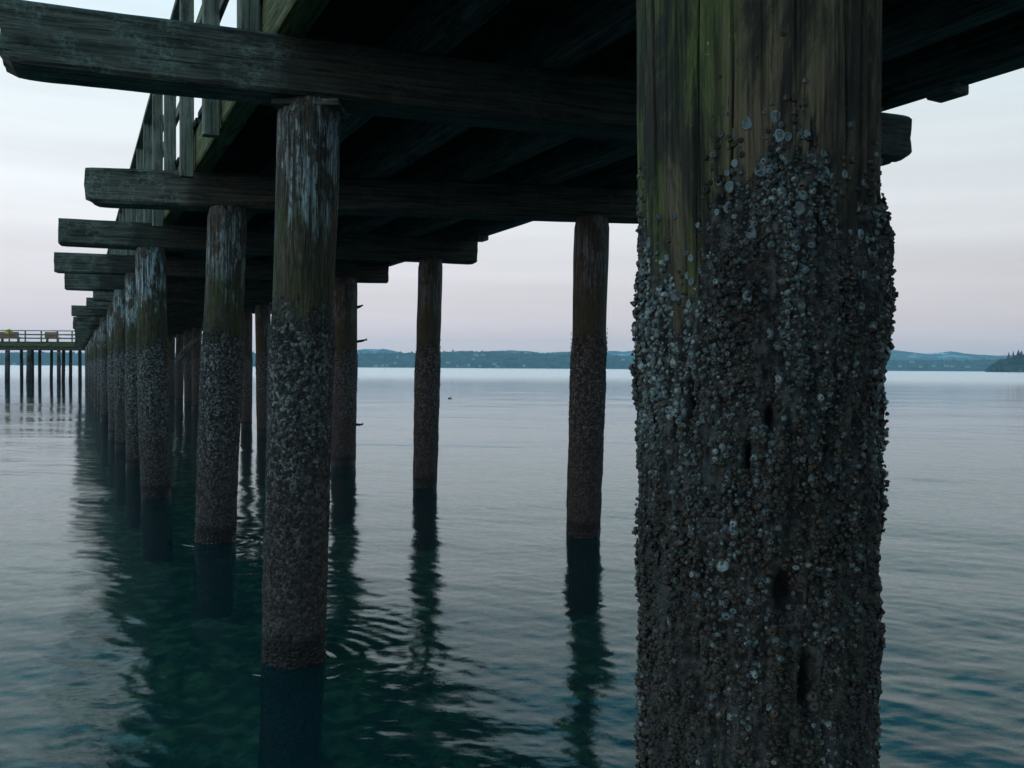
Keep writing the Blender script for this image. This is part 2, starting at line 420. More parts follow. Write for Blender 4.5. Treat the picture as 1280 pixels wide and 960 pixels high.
# forest stuff on the shore hill: small conifer cones
def cones(n, place, rr, hh, seg=5):
    V, F = [], []
    a = np.linspace(0, 2*math.pi, seg, endpoint=False)
    for k in range(n):
        px, py, pz, s = place(k); b = len(V)*1
        base = sum(len(q) for q in V)
        r, h_ = rr*s, hh*s*random.uniform(.7, 1.2)
        ring = np.stack([px+r*np.cos(a+k), py+r*np.sin(a+k), np.full(seg, pz+h_*.1)], 1)
        ring2 = np.stack([px+r*.6*np.cos(a+k*2), py+r*.6*np.sin(a+k*2), np.full(seg, pz+h_*.55)], 1)
        V.append(np.concatenate([ring, ring2, [[px+random.uniform(-.2, .2)*r, py, pz+h_]]]))
        for i in range(seg):
            j = (i+1) % seg
            F.append((base+i, base+j, base+seg+j)); F.append((base+i, base+seg+j, base+seg+i)); F.append((base+seg+i, base+seg+j, base+2*seg))
    return np.concatenate(V), np.array(F)
dg = bpy.context.evaluated_depsgraph_get
def on_hill(prof, Y, depth, skew=0.0, m=50):
    X0, Z0 = [p[0] for p in prof], [p[1] for p in prof]
    def g(k):
        px = random.uniform(X0[0]+m, X0[-1]-50); t = random.uniform(.02, .75)
        top = np.interp(px, X0, Z0)
        sh = math.sin(t*math.pi*.5)**.6 if t < .62 else 1-.9*((t-.62)/.38)**1.5
        return px+skew*depth*t, Y+depth*t, max(top*sh-6, -1), random.uniform(.6, 1.3)
    return g
V, F = cones(5200, on_hill(shore_prof, 3500, 500), 6.5, 11)
o = link('shore_forest', mesh_np('shore_forest', V, F, False), M_FOREST)
tag(o, 'hazy blue band of forest covering the low hill across the water', 'forest', kind='stuff')
V, F = cones(2600, on_hill(head, 1460, 160, .535, 6), 2.4, 8.5)
o = link('headland_forest', mesh_np('headland_forest', V, F, False), M_FOREST)
tag(o, 'dark forest covering the headland at the right edge', 'forest', kind='stuff')

# skyline conifers on the headland
M_TRUNK = Mat('tree_bark', .9); M_TRUNK.color(M_TRUNK.mix(M_TRUNK.noise(M_TRUNK.coord(), 3), (.03, .022, .016), (.07, .05, .035)))
def conifer_parts(seed, hgt, rad):
    r = random.Random(seed); V, F = [], []
    for k in range(150):
        t = r.random()**.8; zz = hgt*(.18+.82*t); rr = rad*(1-t)**.8*r.uniform(.5, 1.15)+.15
        a = r.uniform(0, 6.28); w = .5*rad*(1-t)+.25; b = len(V)
        d = Vector((math.cos(a), math.sin(a), 0)); s = Vector((-d.y, d.x, 0))
        c = Vector((0, 0, zz))
        V += [c, c+d*rr*.7+s*w*.6-Vector((0, 0, rr*.15)), c+d*rr-Vector((0, 0, rr*.4)), c+d*rr*.7-s*w*.6-Vector((0, 0, rr*.15)), c+Vector((0, 0, .5))+d*rr*.3]
        F += [(b, b+1, b+4), (b+1, b+2, b+4), (b+2, b+3, b+4), (b+3, b, b+4), (b, b+3, b+2), (b, b+2, b+1)]
    return np.array([tuple(q) for q in V]), np.array(F)
def cone_trunk(h, r):
    a = np.linspace(0, 6.283, 7)[:-1]
    V = np.concatenate([np.stack([r*np.cos(a), r*np.sin(a), np.full(6, -2.0)], 1), np.stack([r*.15*np.cos(a), r*.15*np.sin(a), np.full(6, h*.95)], 1)])
    F = np.array([(i, (i+1) % 6, (i+1) % 6+6, i+6) for i in range(6)])
    return V, F
tree_lab = ['tall pointed conifer, leftmost on the headland skyline', 'second conifer from the left on the headland skyline, short and narrow',
            'broad tallest conifer rising from the headland skyline', 'slim conifer right of the tallest one on the headland', 'bushy conifer nearest the right edge of the picture on the headland']
for k, (px, ytop, ybase, rad) in enumerate([(1261, 440, 448, 2.6), (1266.5, 438.5, 446.5, 2.2), (1273, 436.5, 445, 3.6), (1277, 438, 444, 2.4), (1282, 434, 442, 3.2)]):
    p = at(px, ybase, 1545); q = at(px, ytop, 1545)
    e = bpy.data.objects.new('conifer_tree', None); SC.collection.objects.link(e); e.location = (p.x, p.y, p.z)
    tag(e, tree_lab[k], 'tree', 'conifers on the headland skyline')
    hh = q.z-p.z
    V, F = cone_trunk(hh, .5); link('trunk', mesh_np('trunk', V, F), M_TRUNK.m, e)
    V, F = conifer_parts(k, hh, rad); link('crown', mesh_np('crown', V, F, False), M_FOREST, e)

# pale houses on the far shore
M_HOUSE = Mat('pale_house_paint', .8); M_HOUSE.color((.36, .34, .32))
M_ROOF = Mat('house_roof', .9); M_ROOF.color((.16, .14, .14))
def house_mesh(w, d, h):
    V = np.array([(-w, -d, -4), (w, -d, -4), (w, d, -4), (-w, d, -4), (-w, -d, h), (w, -d, h), (w, d, h), (-w, d, h), (-w, 0, h*1.6), (w, 0, h*1.6)])
    me = bpy.data.meshes.new('house')
    me.from_pydata([tuple(q) for q in V], [], [(0, 1, 5, 4), (1, 2, 6, 5), (2, 3, 7, 6), (3, 0, 4, 7), (4, 5, 9, 8), (6, 7, 8, 9), (5, 6, 9), (7, 4, 8)])
    me.materials.append(M_HOUSE.m); me.materials.append(M_ROOF.m)
    for i in (4, 5): me.polygons[i].material_index = 1
    return me
hm = [house_mesh(5, 4, 3.5), house_mesh(8, 4, 3), house_mesh(4, 4, 5)]
hp = [(594, 443.5, 0), (597, 444.5, 0), (604, 443.8, 1), (592, 449, 2), (643, 440.5, 0), (560, 453, 1), (618, 455, 1), (494, 454, 0), (497, 447, 2), (478, 457, 0),
      (470, 457.2, 1), (484, 456.8, 0), (535, 457, 0), (572, 457.5, 0), (586, 456.8, 2), (600, 457.6, 0), (622, 458, 1), (655, 457, 0), (779, 449.5, 0),
      (1140, 452, 1), (1167, 457.5, 0), (1183, 457.3, 1), (1190, 458, 0), (1210, 458.5, 1), (1125, 458, 0), (1151, 458.4, 0), (30, 446, 2), (66, 455, 0), (18, 455, 0), (8, 454.5, 1)]
for k, (px, py, v_) in enumerate(hp):
    Yh = 3470 if py > 455 else 3500+ (458-py)*6
    p = at(px, py, Yh)
    if py <= 455: Yh = 3490
    p = at(px, py, Yh)
    o = link('house', hm[v_], None, None, (p.x, Yh, p.z), random.uniform(-.3, .3))
    tag(o, 'tiny pale house on the wooded shore across the water', 'house', 'pale houses on the far shore')

# ------------------------------------------------------------------ timber beams
def beam_mesh(name, Lx, w, h, seg=.12, amp=.004, ch=.018, seed=0, worn=0.0):
    """rough sawn timber along +X from 0 to Lx, centred on y, z from 0 to h"""
    nx = max(4, int(Lx/seg)); xs = np.linspace(0, Lx, nx)
    hw = w/2
    prof = []
    k = 5
    for a, b, s1, s2 in ((-hw+ch, 0, 1, 0), (hw-ch, 0, 0, 0), (hw, ch, 0, 1), (hw, h-ch, 0, 0), (hw-ch, h, 0, 0), (-hw+ch, h, 0, 0), (-hw, h-ch, 0, 0), (-hw, ch, 0, 0)):
        prof.append((a, b))
    P = []
    for i in range(8):
        a, b = prof[i], prof[(i+1) % 8]
        m = 4 if i % 2 == 0 else 1
        for q in range(m): P.append((a[0]+(b[0]-a[0])*q/m, a[1]+(b[1]-a[1])*q/m))
    P = np.array(P); n = len(P)
    V = np.zeros((nx, n, 3)); V[:, :, 0] = xs[:, None]; V[:, :, 1] = P[None, :, 0]; V[:, :, 2] = P[None, :, 1]
    ii = np.arange(n)[None, :]
    d1 = fbm(xs[:, None]*1.3, P[None, :, 0]*9, P[None, :, 1]*9+seed, seed, 4, .7)
    d2 = noise3(xs[:, None]*1.2+50, P[None, :, 0]*30, P[None, :, 1]*30+seed, seed+5)
    cy, cz = P[:, 0], P[:, 1]-h/2
    V[:, :, 1] += np.sign(cy)*amp*(d1+d2*.7); V[:, :, 2] += np.sign(cz)*amp*(d1-d2*.7)
    if worn:
        for e, xe in ((0, 0.0), (1, Lx)):
            t = np.exp(-np.abs(xs-xe)/.07)[:, None]*worn
            V[:, :, 2] += t**2*np.where(cz < 0, 1, -.12)[None, :]*(.040+.012*d2)
            V[:, :, 1] -= t*np.sign(cy)[None, :]*.008*(1+d1)
        V[0, :, 0] += worn*.012*noise3(P[:, 0]*18, P[:, 1]*18, seed, seed); V[-1, :, 0] += worn*.02*noise3(P[:, 0]*18, P[:, 1]*18, seed+3, seed)
    V = V.reshape(-1, 3)
    i = (np.arange(nx-1)[:, None]*n + np.arange(n)[None, :]); j = (np.arange(nx-1)[:, None]*n + (np.arange(n)[None, :]+1) % n)
    F = np.stack([i, j, j+n, i+n], -1).reshape(-1, 4)
    # end caps
    c0, c1 = V[:n].mean(0), V[-n:].mean(0); c0[0] -= .002; c1[0] += .002
    V = np.concatenate([V, [c0, c1]]); a = np.arange(n); b = (a+1) % n
    T = np.concatenate([np.stack([b, a, np.full(n, len(V)-2)], 1), np.stack([a+(nx-1)*n, b+(nx-1)*n, np.full(n, len(V)-1)], 1)])
    me = mesh_np(name, V, [F, T], False)
    return me
def place_beam(name, me, a, mat, parent=None, b=None):
    d = b-a
    o = link(name, me, mat, parent, a, math.atan2(d.y, d.x)); return o

CAP_Z = H + .89*H; CAP_H = .19*H; STR_Z = CAP_Z + CAP_H; STR_H = .19*H
DECK_Z = STR_Z + STR_H
U = Vector((-.428, .904, 0)); U.normalize(); VV = Vector((U.y, -U.x, 0)); W = Vector((.958, .287, 0)).normalized()
def uv(t, v, z=0.0): return (U*t + VV*v)*H + Vector((0, 0, z))

# pile feet, heads and cap ends for each bent, in metres
bents = []     # (left_foot, left_head, right_foot, right_head, capL, capR, rL, rR)
def ground(p): return Vector((p.x, p.y, 0))
def foot(px, py, z): q = at(px, py, z*H); return Vector((q.x, z*H, 0))
def headp(px, z):
    best = at(px, 0, z*H)                       # x of the head at cap height
    y0, y1 = at(px, 0, z*H), at(px, 500, z*H); t = (CAP_Z-y0.z)/(y1.z-y0.z); q = y0.lerp(y1, t)
    return Vector((q.x, z*H, CAP_Z))
def capend(px, z): q = headp(px, z); return Vector((q.x, q.y, CAP_Z))
bents.append(dict(L=(Vector((.416, 1.5, 0)), Vector((.378, 1.5, CAP_Z))), R=(Vector((3.7, 2.5, 0)), Vector((3.7, 2.5, CAP_Z))),
                  cap=(Vector((-.75, 1.15, CAP_Z)), Vector((4.5, 2.75, CAP_Z))), r=(.183, .18)))
bents.append(dict(L=(foot(366.5, 835, 3.13), headp(386, 3.13)), R=(foot(1004, 760, 3.78), headp(1005, 3.78)),
                  cap=(capend(4, 2.80), capend(1119, 4.0)), r=(.178, .18)))
bents.append(dict(L=(foot(269, 683, 5.2), headp(285, 5.2)), R=(foot(729, 675, 5.46), headp(740, 5.46)),
                  cap=(capend(112, 5.12), capend(828, 5.62)), r=(.185, .172)))
bents.append(dict(L=(foot(195.5, 622, 7.0), headp(188, 7.0)), R=(foot(531, 612, 7.62), headp(538, 7.62)),
                  cap=(capend(75, 6.85), capend(593, 7.9)), r=(.185, .170)))
bents.append(dict(L=(foot(171, 580, 8.95), headp(170, 8.95)), R=(foot(429, 585, 9.3), headp(431, 9.3)),
                  cap=(capend(70, 8.9), capend(484, 9.75)), r=(.17, .215)))
bents.append(dict(L=(foot(157, 556, 10.95), headp(155, 10.95)), R=(foot(372, 560, 11.5), headp(372, 11.5)),
                  cap=(capend(82, 10.9), capend(416, 11.9)), r=(.20, .18)))
ov = [.62, .78, 1.05, 1.0, .72, .85]
rr_ = random.Random(4)
for j in range(3, 24):
    P = Vector((-2.72-.934*j, 7+1.97*j, 0))*H
    P = P + W*rr_.uniform(-.08, .08); Rr = P + W*(2.05+rr_.uniform(-.05, .05))*H
    if j == 4: Rr = Vector(foot(308, 540, 15.0))
    if j == 3: Rr = Vector(foot(331, 540, 13.4))
    lean = Vector((rr_.uniform(-.08, .08), 0, CAP_Z)); lean2 = Vector((rr_.uniform(-.08, .08), 0, CAP_Z))
    o_ = {3: .29, 4: .41}.get(j, .56+rr_.uniform(-.03, .03))
    bents.append(dict(L=(P, P+lean), R=(Rr, Rr+lean2), cap=(P - W*o_*H + Vector((0, 0, CAP_Z)), P + W*2.5*H + Vector((0, 0, CAP_Z))), r=(rr_.uniform(.16, .2), rr_.uniform(.15, .19))))
NB = len(bents)

# ------------------------------------------------------------------ piles
def pile_geo(r0, r1, off, seed, cols=48, dz=.05, zb=-1.6, zt=None, detail=1.0):
    """cylinder from the sea bed to the cap; off = top offset (x,y) for the lean; barnacle thickening below 1.95 m"""
    zt = zt or CAP_Z
    zs = np.arange(zb, zt, dz); zs = np.append(zs, zt)
    th = np.linspace(0, 2*math.pi, cols, endpoint=False)
    T, Z = np.meshgrid(th, zs)
    f = (Z-0)/zt
    R = r0 + (r1-r0)*f
    cx, cy, sx, sy = off[0]*f, off[1]*f, np.cos(T), np.sin(T)
    kn = .012*fbm(sx*1.2+seed, sy*1.2, Z*1.1, seed, 3)
    gr = .006*detail*fbm(sx*7, sy*7, Z*1.1+seed, seed+2, 3)*sstep(1.7, 2.1, Z)
    edge = 1.93 + .28*fbm(sx*1.5+seed, sy*1.5, 2.0, seed+4, 3)
    cm = sstep(edge+.12, edge-.25, Z)
    cr = cm*(.014 + .012*detail*fbm(sx*5, sy*5, Z*6, seed+7, 4, .7))
    R = R + kn + gr + cr
    # worn head
    R = R - .02*np.clip((Z-(zt-.10))/.10, 0, 1)*(1+noise3(sx*4, sy*4, Z*5, seed))
    V = np.stack([cx+R*sx, cy+R*sy, Z], -1)
    n = cols; m = len(zs)
    i = np.arange(m-1)[:, None]*n+np.arange(n)[None, :]; j = np.arange(m-1)[:, None]*n+(np.arange(n)[None, :]+1) % n
    F = np.stack([i, j, j+n, i+n], -1).reshape(-1, 4)
    V = np.concatenate([V.reshape(-1, 3), [[off[0], off[1], zt]]])
    a = np.arange(n)+(m-1)*n; b = (np.arange(n)+1) % n+(m-1)*n
    top = np.stack([a, b, np.full(n, len(V)-1)], 1)
    return V, F, top
PAL = np.array([(.12, .15, .15), (.042, .032, .024), (.075, .070, .062), (.066, .055, .026), (.25, .27, .26), (.085, .062, .044)])
def barnacles(pos, nrm, rad, hgt, col, seg=8, rings=4, rg=None):
    """one mesh of many little crater cones; pos,nrm (n,3)"""
    rg = rg or rng; n = len(pos)
    up = np.tile([0, 0, 1.0], (n, 1)) + rg.normal(0, .05, (n, 3))
    t1 = np.cross(up, nrm); t1 /= np.linalg.norm(t1, axis=1)[:, None]; t2 = np.cross(nrm, t1)
    a0 = rg.uniform(0, 6.28, n); a = np.linspace(0, 2*math.pi, seg, endpoint=False)[None, :]+a0[:, None]
    el_ = rg.uniform(.8, 1.25, n)[:, None]
    spec = [(1.05, -.35, .40), (.80, .35, .8), (.46, 1.0, 1.15), (.33, .90, .8), (.20, .55, .35)] if rings == 4 else [(1.0, -.2, .6), (.5, 1.0, 1.2), (.3, .5, .25)]  # third factor paints shading into the tint: rim as if lit, foot and pit darker
    VV_, CC = [], []
    for q, (rf, hf, cf) in enumerate(spec):
        jit = 1+rg.uniform(-.2, .2, (n, seg))
        rr = rad[:, None]*rf*jit; hh = hgt[:, None]*hf*(1+rg.uniform(-.12, .12, (n, seg)))
        p = pos[:, None, :] + t1[:, None, :]*(rr*np.cos(a))[:, :, None] + t2[:, None, :]*(rr*np.sin(a)*el_)[:, :, None] + nrm[:, None, :]*hh[:, :, None]
        VV_.append(p); CC.append(np.clip(col[:, None, :]*cf*np.ones((1, seg, 1))*(1+rg.uniform(-.2, .2, (n, seg, 1))), 0, 1))
    V = np.concatenate(VV_, 1); C = np.concatenate(CC, 1)       # n, rings*seg
    nrg = len(spec); per = nrg*seg
    b = np.arange(n)[:, None]*per
    F = []
    for q in range(nrg-1):
        s = np.arange(seg)[None, :]; s2 = (s+1) % seg
        F.append(np.stack([b+q*seg+s, b+q*seg+s2, b+(q+1)*seg+s2, b+(q+1)*seg+s], -1).reshape(-1, 4))
    F = np.concatenate(F)
    tri = np.stack([b[:, 0]*0+b[:, 0]+(nrg-1)*seg+k for k in range(0, seg, max(1, seg//4))][:4], 1)
    me = mesh_np('barnacle_crust', V.reshape(-1, 3), [F, tri], seg > 6)
    ca = me.color_attributes.new('tint', 'FLOAT_COLOR', 'POINT')
    C4 = np.concatenate([C.reshape(-1, 3), np.ones((n*per, 1))], 1)
    ca.data.foreach_set('color', C4.astype(np.float32).ravel())
    return me
def crust_on(r0, r1, off, seed, n, rmin, rmax, brown=0.0):
    rg = np.random.default_rng(seed)
    z = rg.uniform(.0, 2.15, n); th = rg.uniform(0, 2*math.pi, n)
    sx, sy = np.cos(th), np.sin(th)
    edge = 1.93 + .28*fbm(sx*1.5+seed, sy*1.5, 2.0, seed+4, 3) + .12*fbm(sx*6, sy*6, z*4, seed+8, 3)
    k = (z < edge-np.abs(rg.normal(0, .16, n))+.06) & (fbm(sx*5, sy*5, z*6, seed+7, 3) > -.25+rg.normal(0, .08, n))
    z, th, sx, sy = z[k], th[k], sx[k], sy[k]; n = len(z)
    f = z/CAP_Z; R = r0+(r1-r0)*f + .012*fbm(sx*1.2+seed, sy*1.2, z*1.1, seed, 3) + .014 + .012*fbm(sx*5, sy*5, z*6, seed+7, 4, .7)
    pos = np.stack([off[0]*f+R*sx, off[1]*f+R*sy, z], 1); nrm = np.stack([sx, sy, np.zeros(n)], 1)+rg.normal(0, .22, (n, 3)); nrm /= np.linalg.norm(nrm, axis=1)[:, None]
    rad = rg.uniform(rmin, rmax, n)*(1-.35*sstep(1.5, .5, z))
    lo = sstep(1.75, .6, z+rg.normal(0, .25, n))
    w = np.stack([.32*(1-lo)+.07, .30+.25*lo, .22+0*lo, .06+0*lo, .09*(1-lo)+.02, .1+.25*lo], 1); cw = np.cumsum(w/w.sum(1)[:, None], 1)
    idx = (rg.random(n)[:, None] > cw).sum(1).clip(0, 5)
    col = PAL[idx]*rg.uniform(.6, 1.25, (n, 1))*(1-.25*lo[:, None])
    lb = (.65*sstep(1.3, .3, z))[:, None]; col = col*(1-lb)+np.array([.060, .042, .034])*lb*rg.uniform(.6, 1.3, (n, 1))
    col = col*.42+(np.array([.058, .048, .042])*lo[:, None]+np.array([.125, .125, .115])*(1-lo[:, None]))*.58*rg.uniform(.6, 1.25, (n, 1)); col = col*(1-.72*sstep(.20, .10, z+rg.normal(0, .02, n)))[:, None]
    if brown: col = col*(1-brown)+np.array([.05, .03, .026])*brown
    return barnacles(pos, nrm, rad, rad*rg.uniform(.5, 1.0, n), col, 5, 3, rg)

# ---- the big front pile
def front_pile():
    b = bents[0]; r0, r1 = .174, .193
    e = bpy.data.objects.new('timber_pile', None); SC.collection.objects.link(e); e.location = b['L'][0]; e.rotation_euler = (0, -.0122, 0)
    tag(e, 'huge timber pile in the foreground, mossy brown wood above and thick barnacles below', 'pile', 'timber piles carrying the pier')
    zs = np.concatenate([np.arange(-1.2, .9, .05), np.arange(.9, 2.35, .0055), np.arange(2.35, CAP_Z, .05), [CAP_Z]])
    cols = 840; th = np.linspace(0, 2*math.pi, cols, endpoint=False)
    T, Z = np.meshgrid(th, zs)
    toC = math.atan2(-1.5, -.405)                  # direction towards the camera
    def svis(T): return np.sin(T-toC)              # -1 left silhouette ... +1 right silhouette
    def facing(T): return np.cos(T-toC)
    def edge_z(T):
        s = svis(T)
        ys = np.interp(s, [-1, -.92, -.85, -.74, -.62, -.52, -.46, -.38, -.28, 0, .25, .4, .55, .75, .9, 1],
                          [285, 290, 335, 345, 385, 372, 330, 260, 215, 210, 200, 205, 230, 265, 250, 245])
        ze = H + (460-ys)*1.33/FPX
        return np.where(facing(T) > -.1, ze, 1.9)
    sx, sy = np.cos(T), np.sin(T)
    R = r0+(r1-r0)*np.clip((Z-.5)/2, 0, 1)
    R = R + .006*fbm(sx*1.3, sy*1.3, Z*.8, 3, 3)
    ez = edge_z(T)
    nz = fbm(sx*8, sy*8, Z*7, 12, 5, .7)
    cm = sstep(.03, -.03, Z-ez-.15*nz)
    # upright grain, shakes and cracks in the bare wood
    crk = np.zeros_like(T)
    wood = .0045*fbm(sx*14, sy*14, Z*1.4, 40, 4, .6) + .0018*noise3(sx*55, sy*55, Z*2.5, 44)
    rg = np.random.default_rng(3)
    for k in range(46):
        t0 = rg.uniform(0, 2*math.pi); zc_, ln = rg.uniform(1.6, 2.3), rg.uniform(.1, .55)
        wid = rg.uniform(.005, .014); dep = rg.uniform(.003, .010)
        d = (T-t0-.02*np.sin(Z*7+k)-.012*noise3(Z*9, k, 0, 2)+math.pi) % (2*math.pi)-math.pi
        q_ = np.exp(-(d/wid)**2)*np.clip(1-((Z-zc_)/ln)**2, 0, 1); wood -= dep*q_; crk = np.maximum(crk, q_*min(1, dep/.006))
    for s_, wid, dep in ((.80, .012, .014), (.87, .010, .012), (.93, .012, .014), (-.80, .010, .009), (-.52, .012, .007)):
        t0 = toC+math.asin(s_); d = (T-t0-.01*np.sin(Z*6)+math.pi) % (2*math.pi)-math.pi
        q_ = np.exp(-(d/wid)**2)*sstep(1.55, 1.8, Z)*(.6+.4*noise3(Z*5, s_*9, 0, 8)); wood -= dep*q_; crk = np.maximum(crk, q_)
    thin = sstep(.0, .16, ez-Z)
    crust = -.004*(1-thin) + .004*thin + (.35+.65*thin)*.010*fbm(sx*6, sy*6, Z*6, 60, 4, .65) + .007*noise3(sx*17, sy*17, Z*17, 66) + .004*noise3(sx*34, sy*34, Z*34, 67)
    cav = np.zeros_like(T)
    for cxp, cyp, wx, wy in ((.23, 738, .085, .028), (.40, 850, .05, .05), (-.5, 500, .03, .03), (.55, 545, .03, .035), (.12, 520, .04, .02), (-.05, 570, .03, .02)):
        t0 = toC+math.asin(cxp); zc_ = H+(460-cyp)*1.33/FPX; d = (T-t0+math.pi) % (2*math.pi)-math.pi
        cav = np.maximum(cav, np.exp(-(d/wx)**2-((Z-zc_)/wy)**2))
    bulge = .014*np.exp(-((svis(T)-1)/.16)**2)*sstep(1.62, 1.72, Z)*sstep(1.95, 1.85, Z)*(facing(T) > -.6)
    R = R + wood*(1-cm) + cm*(crust+bulge*(1+nz)) - cm*cav*.035
    V = np.stack([R*sx, R*sy, Z], -1)
    n, m = cols, len(zs)
    i = np.arange(m-1)[:, None]*n+np.arange(n)[None, :]; j = np.arange(m-1)[:, None]*n+(np.arange(n)[None, :]+1) % n
    F = np.stack([i, j, j+n, i+n], -1).reshape(-1, 4)
    me = mesh_np('shaft', V.reshape(-1, 3), F)
    a = me.attributes.new('crust', 'FLOAT', 'POINT'); a.data.foreach_set('value', cm.ravel().astype(np.float32))
    a = me.attributes.new('crack', 'FLOAT', 'POINT'); a.data.foreach_set('value', np.maximum(crk*(1-cm), cav*cm).ravel().astype(np.float32))
    link('shaft', me, M_FRONT, e)
    # barnacles
    def surf(th, z):
        zi = np.interp(z, zs, np.arange(m)); k0 = np.clip(np.round(zi).astype(int), 0, m-1); c0 = np.round((th % (2*math.pi))/(2*math.pi)*cols).astype(int) % cols
        return R[k0, c0], cm[k0, c0], cav[k0, c0]
    def scatter(n, rlo, rhi, hlo, hhi, dens, seed, zlo=.3, extra=0.0, tint=None, rings=4, lift=0.0):
        rg = np.random.default_rng(seed)
        z = np.where(rg.random(n) < .86, rg.uniform(.93, 2.12, n), rg.uniform(zlo, .93, n)); th = rg.uniform(0, 2*math.pi, n)
        keep = rg.random(n) < np.where(facing(th) > -.25, 1.0, .55); z, th = z[keep], th[keep]
        Rq, cq, vq = surf(th, z)
        clus = fbm(np.cos(th)*9, np.sin(th)*9, z*9, seed+3, 3)
        k = (cq > .45+extra) & (vq < .35) & (clus > dens+rg.normal(0, .08, len(z)))
        z, th, Rq, clus = z[k], th[k], Rq[k], clus[k]; n = len(z)
        rad = rlo+(rhi-rlo)*rg.random(n)**1.6
        Rq = Rq-.0012+lift*np.clip(clus-dens, 0, .5)*2
        pos = np.stack([Rq*np.cos(th), Rq*np.sin(th), z], 1)
        nrm = np.stack([np.cos(th), np.sin(th), np.zeros(n)], 1)+rg.normal(0, .42, (n, 3)); nrm /= np.linalg.norm(nrm, axis=1)[:, None]
        lo = sstep(1.72, 1.25, z+rg.normal(0, .08, n))
        hue = fbm(np.cos(th)*4, np.sin(th)*4, z*4, 91, 3)
        w = np.stack([.42*(1-lo)+.10, .20+.24*lo, .22+0*lo, .06+.10*lo, .10*(1-lo)+.035, .08+.22*lo], 1)
        left = np.exp(-((np.sin(th-toC)+.78)/.30)**2-((z-1.72)/.13)**2)*(facing(th) > 0)
        hue = hue+.9*left
        w[:, 0] *= np.exp(1.9*hue); w[:, 4] *= np.exp(1.9*hue); w[:, 1] *= np.exp(-2.4*hue); w[:, 5] *= np.exp(-1.2*hue)
        cw = np.cumsum(w/w.sum(1)[:, None], 1); idx = (rg.random(n)[:, None] > cw).sum(1).clip(0, 5)
        col = PAL[idx]*rg.uniform(.5, 1.2, (n, 1))*np.clip(1+.7*hue, .5, 1.4)[:, None]*(1-.1*lo[:, None])
        return pos, nrm, rad, rad*rg.uniform(hlo, hhi, n), col, rg
    A = [scatter(42000, .0015, .0040, .5, 1.2, -.22, 5), scatter(30000, .0026, .0060, .5, 1.3, -.14, 6, lift=.006), scatter(2600, .0045, .0100, .25, .7, .10, 7, lift=.004)]
    # a sparse fringe of single shells creeping up the wood
    rg = np.random.default_rng(77); n = 900
    th = rg.uniform(0, 2*math.pi, n); z = edge_z(th)+np.abs(rg.normal(0, .06, n))
    Rq, cq, vq = surf(th, z); k = (cq < .5) & (fbm(np.cos(th)*8, np.sin(th)*8, z*8, 5, 2) > .0); th, z, Rq = th[k], z[k], Rq[k]; n = len(z)
    rad = rg.uniform(.0015, .006, n)
    A.append((np.stack([Rq*np.cos(th), Rq*np.sin(th), z], 1), np.stack([np.cos(th), np.sin(th), np.zeros(n)], 1), rad, rad*.8, PAL[rg.choice([0, 1, 2, 5], n)]*rg.uniform(.5, 1.1, (n, 1)), rg))
    cat = [np.concatenate([q[k] for q in A]) for k in range(5)]
    me = barnacles(*cat, 8, 4, np.random.default_rng(8))
    o = link('barnacle_crust', me, M_SHELL, e); tag(o, kind='stuff')
    # flat pale oval scars where barnacles have dropped off
    rg = np.random.default_rng(31); n = 75
    th = np.where(rg.random(n) < .8, toC+np.arcsin(rg.uniform(-.95, .98, n)), rg.uniform(0, 6.28, n))
    z = edge_z(th)-.02+rg.normal(-.02, .09, n)*1.0; z = np.minimum(z, edge_z(th)+.04)
    fix = [(.16, 148), (.19, 172), (-.17, 165), (-.05, 155), (.05, 213), (.1, 232), (.14, 247), (.30, 225), (.33, 262), (.55, 215), (-.02, 290)]
    th[:len(fix)] = [toC+math.asin(q[0]) for q in fix]; z[:len(fix)] = [H+(460-q[1])*1.33/FPX for q in fix]
    Rq, cq, vq = surf(th, z); rad = rg.uniform(.0035, .0085, n); rad[:len(fix)] = rg.uniform(.008, .0105, len(fix))
    sg = 12; a_ = np.linspace(0, 2*math.pi, sg, endpoint=False)
    Vs, Fs, Cs = [], [], []
    for k in range(n):
        nn = Vector((math.cos(th[k]), math.sin(th[k]), 0)); t1 = Vector((-nn.y, nn.x, 0)); up = Vector((0, 0, 1))
        c = nn*(Rq[k]+.0005)+up*z[k]; base = len(Vs); cc = np.array((.16, .20, .21))*rg.uniform(.5, 1.25)
        for (rf, hf, cf) in ((1.0, -.001, .7), (.90, .0014, 1.12), (.70, .0013, .9), (.60, .0008, .85)):
            for q in a_:
                j = 1+.1*math.sin(q*3+k)
                Vs.append(tuple(c+t1*(rad[k]*.85*rf*j*math.cos(q))+up*(rad[k]*1.15*rf*j*math.sin(q))+nn*hf)); Cs.append((*(cc*cf), 1))
        Vs.append(tuple(c+nn*.0004)); Cs.append((*(cc*.8), 1))
        for q in range(3):
            for s in range(sg): Fs.append((base+q*sg+s, base+q*sg+(s+1) % sg, base+(q+1)*sg+(s+1) % sg, base+(q+1)*sg+s))
        for s in range(sg): Fs.append((base+3*sg+s, base+3*sg+(s+1) % sg, base+4*sg, base+4*sg))
    Fs = np.array(Fs); q4 = Fs[Fs[:, 2] != Fs[:, 3]]; t3 = Fs[Fs[:, 2] == Fs[:, 3]][:, :3]
    me = mesh_np('barnacle_scar', np.array(Vs), [q4, t3]); ca = me.color_attributes.new('tint', 'FLOAT_COLOR', 'POINT'); ca.data.foreach_set('color', np.array(Cs, dtype=np.float32).ravel())
    o = link('barnacle_scar', me, M_SHELL, e); tag(o, kind='stuff')
front_pile()

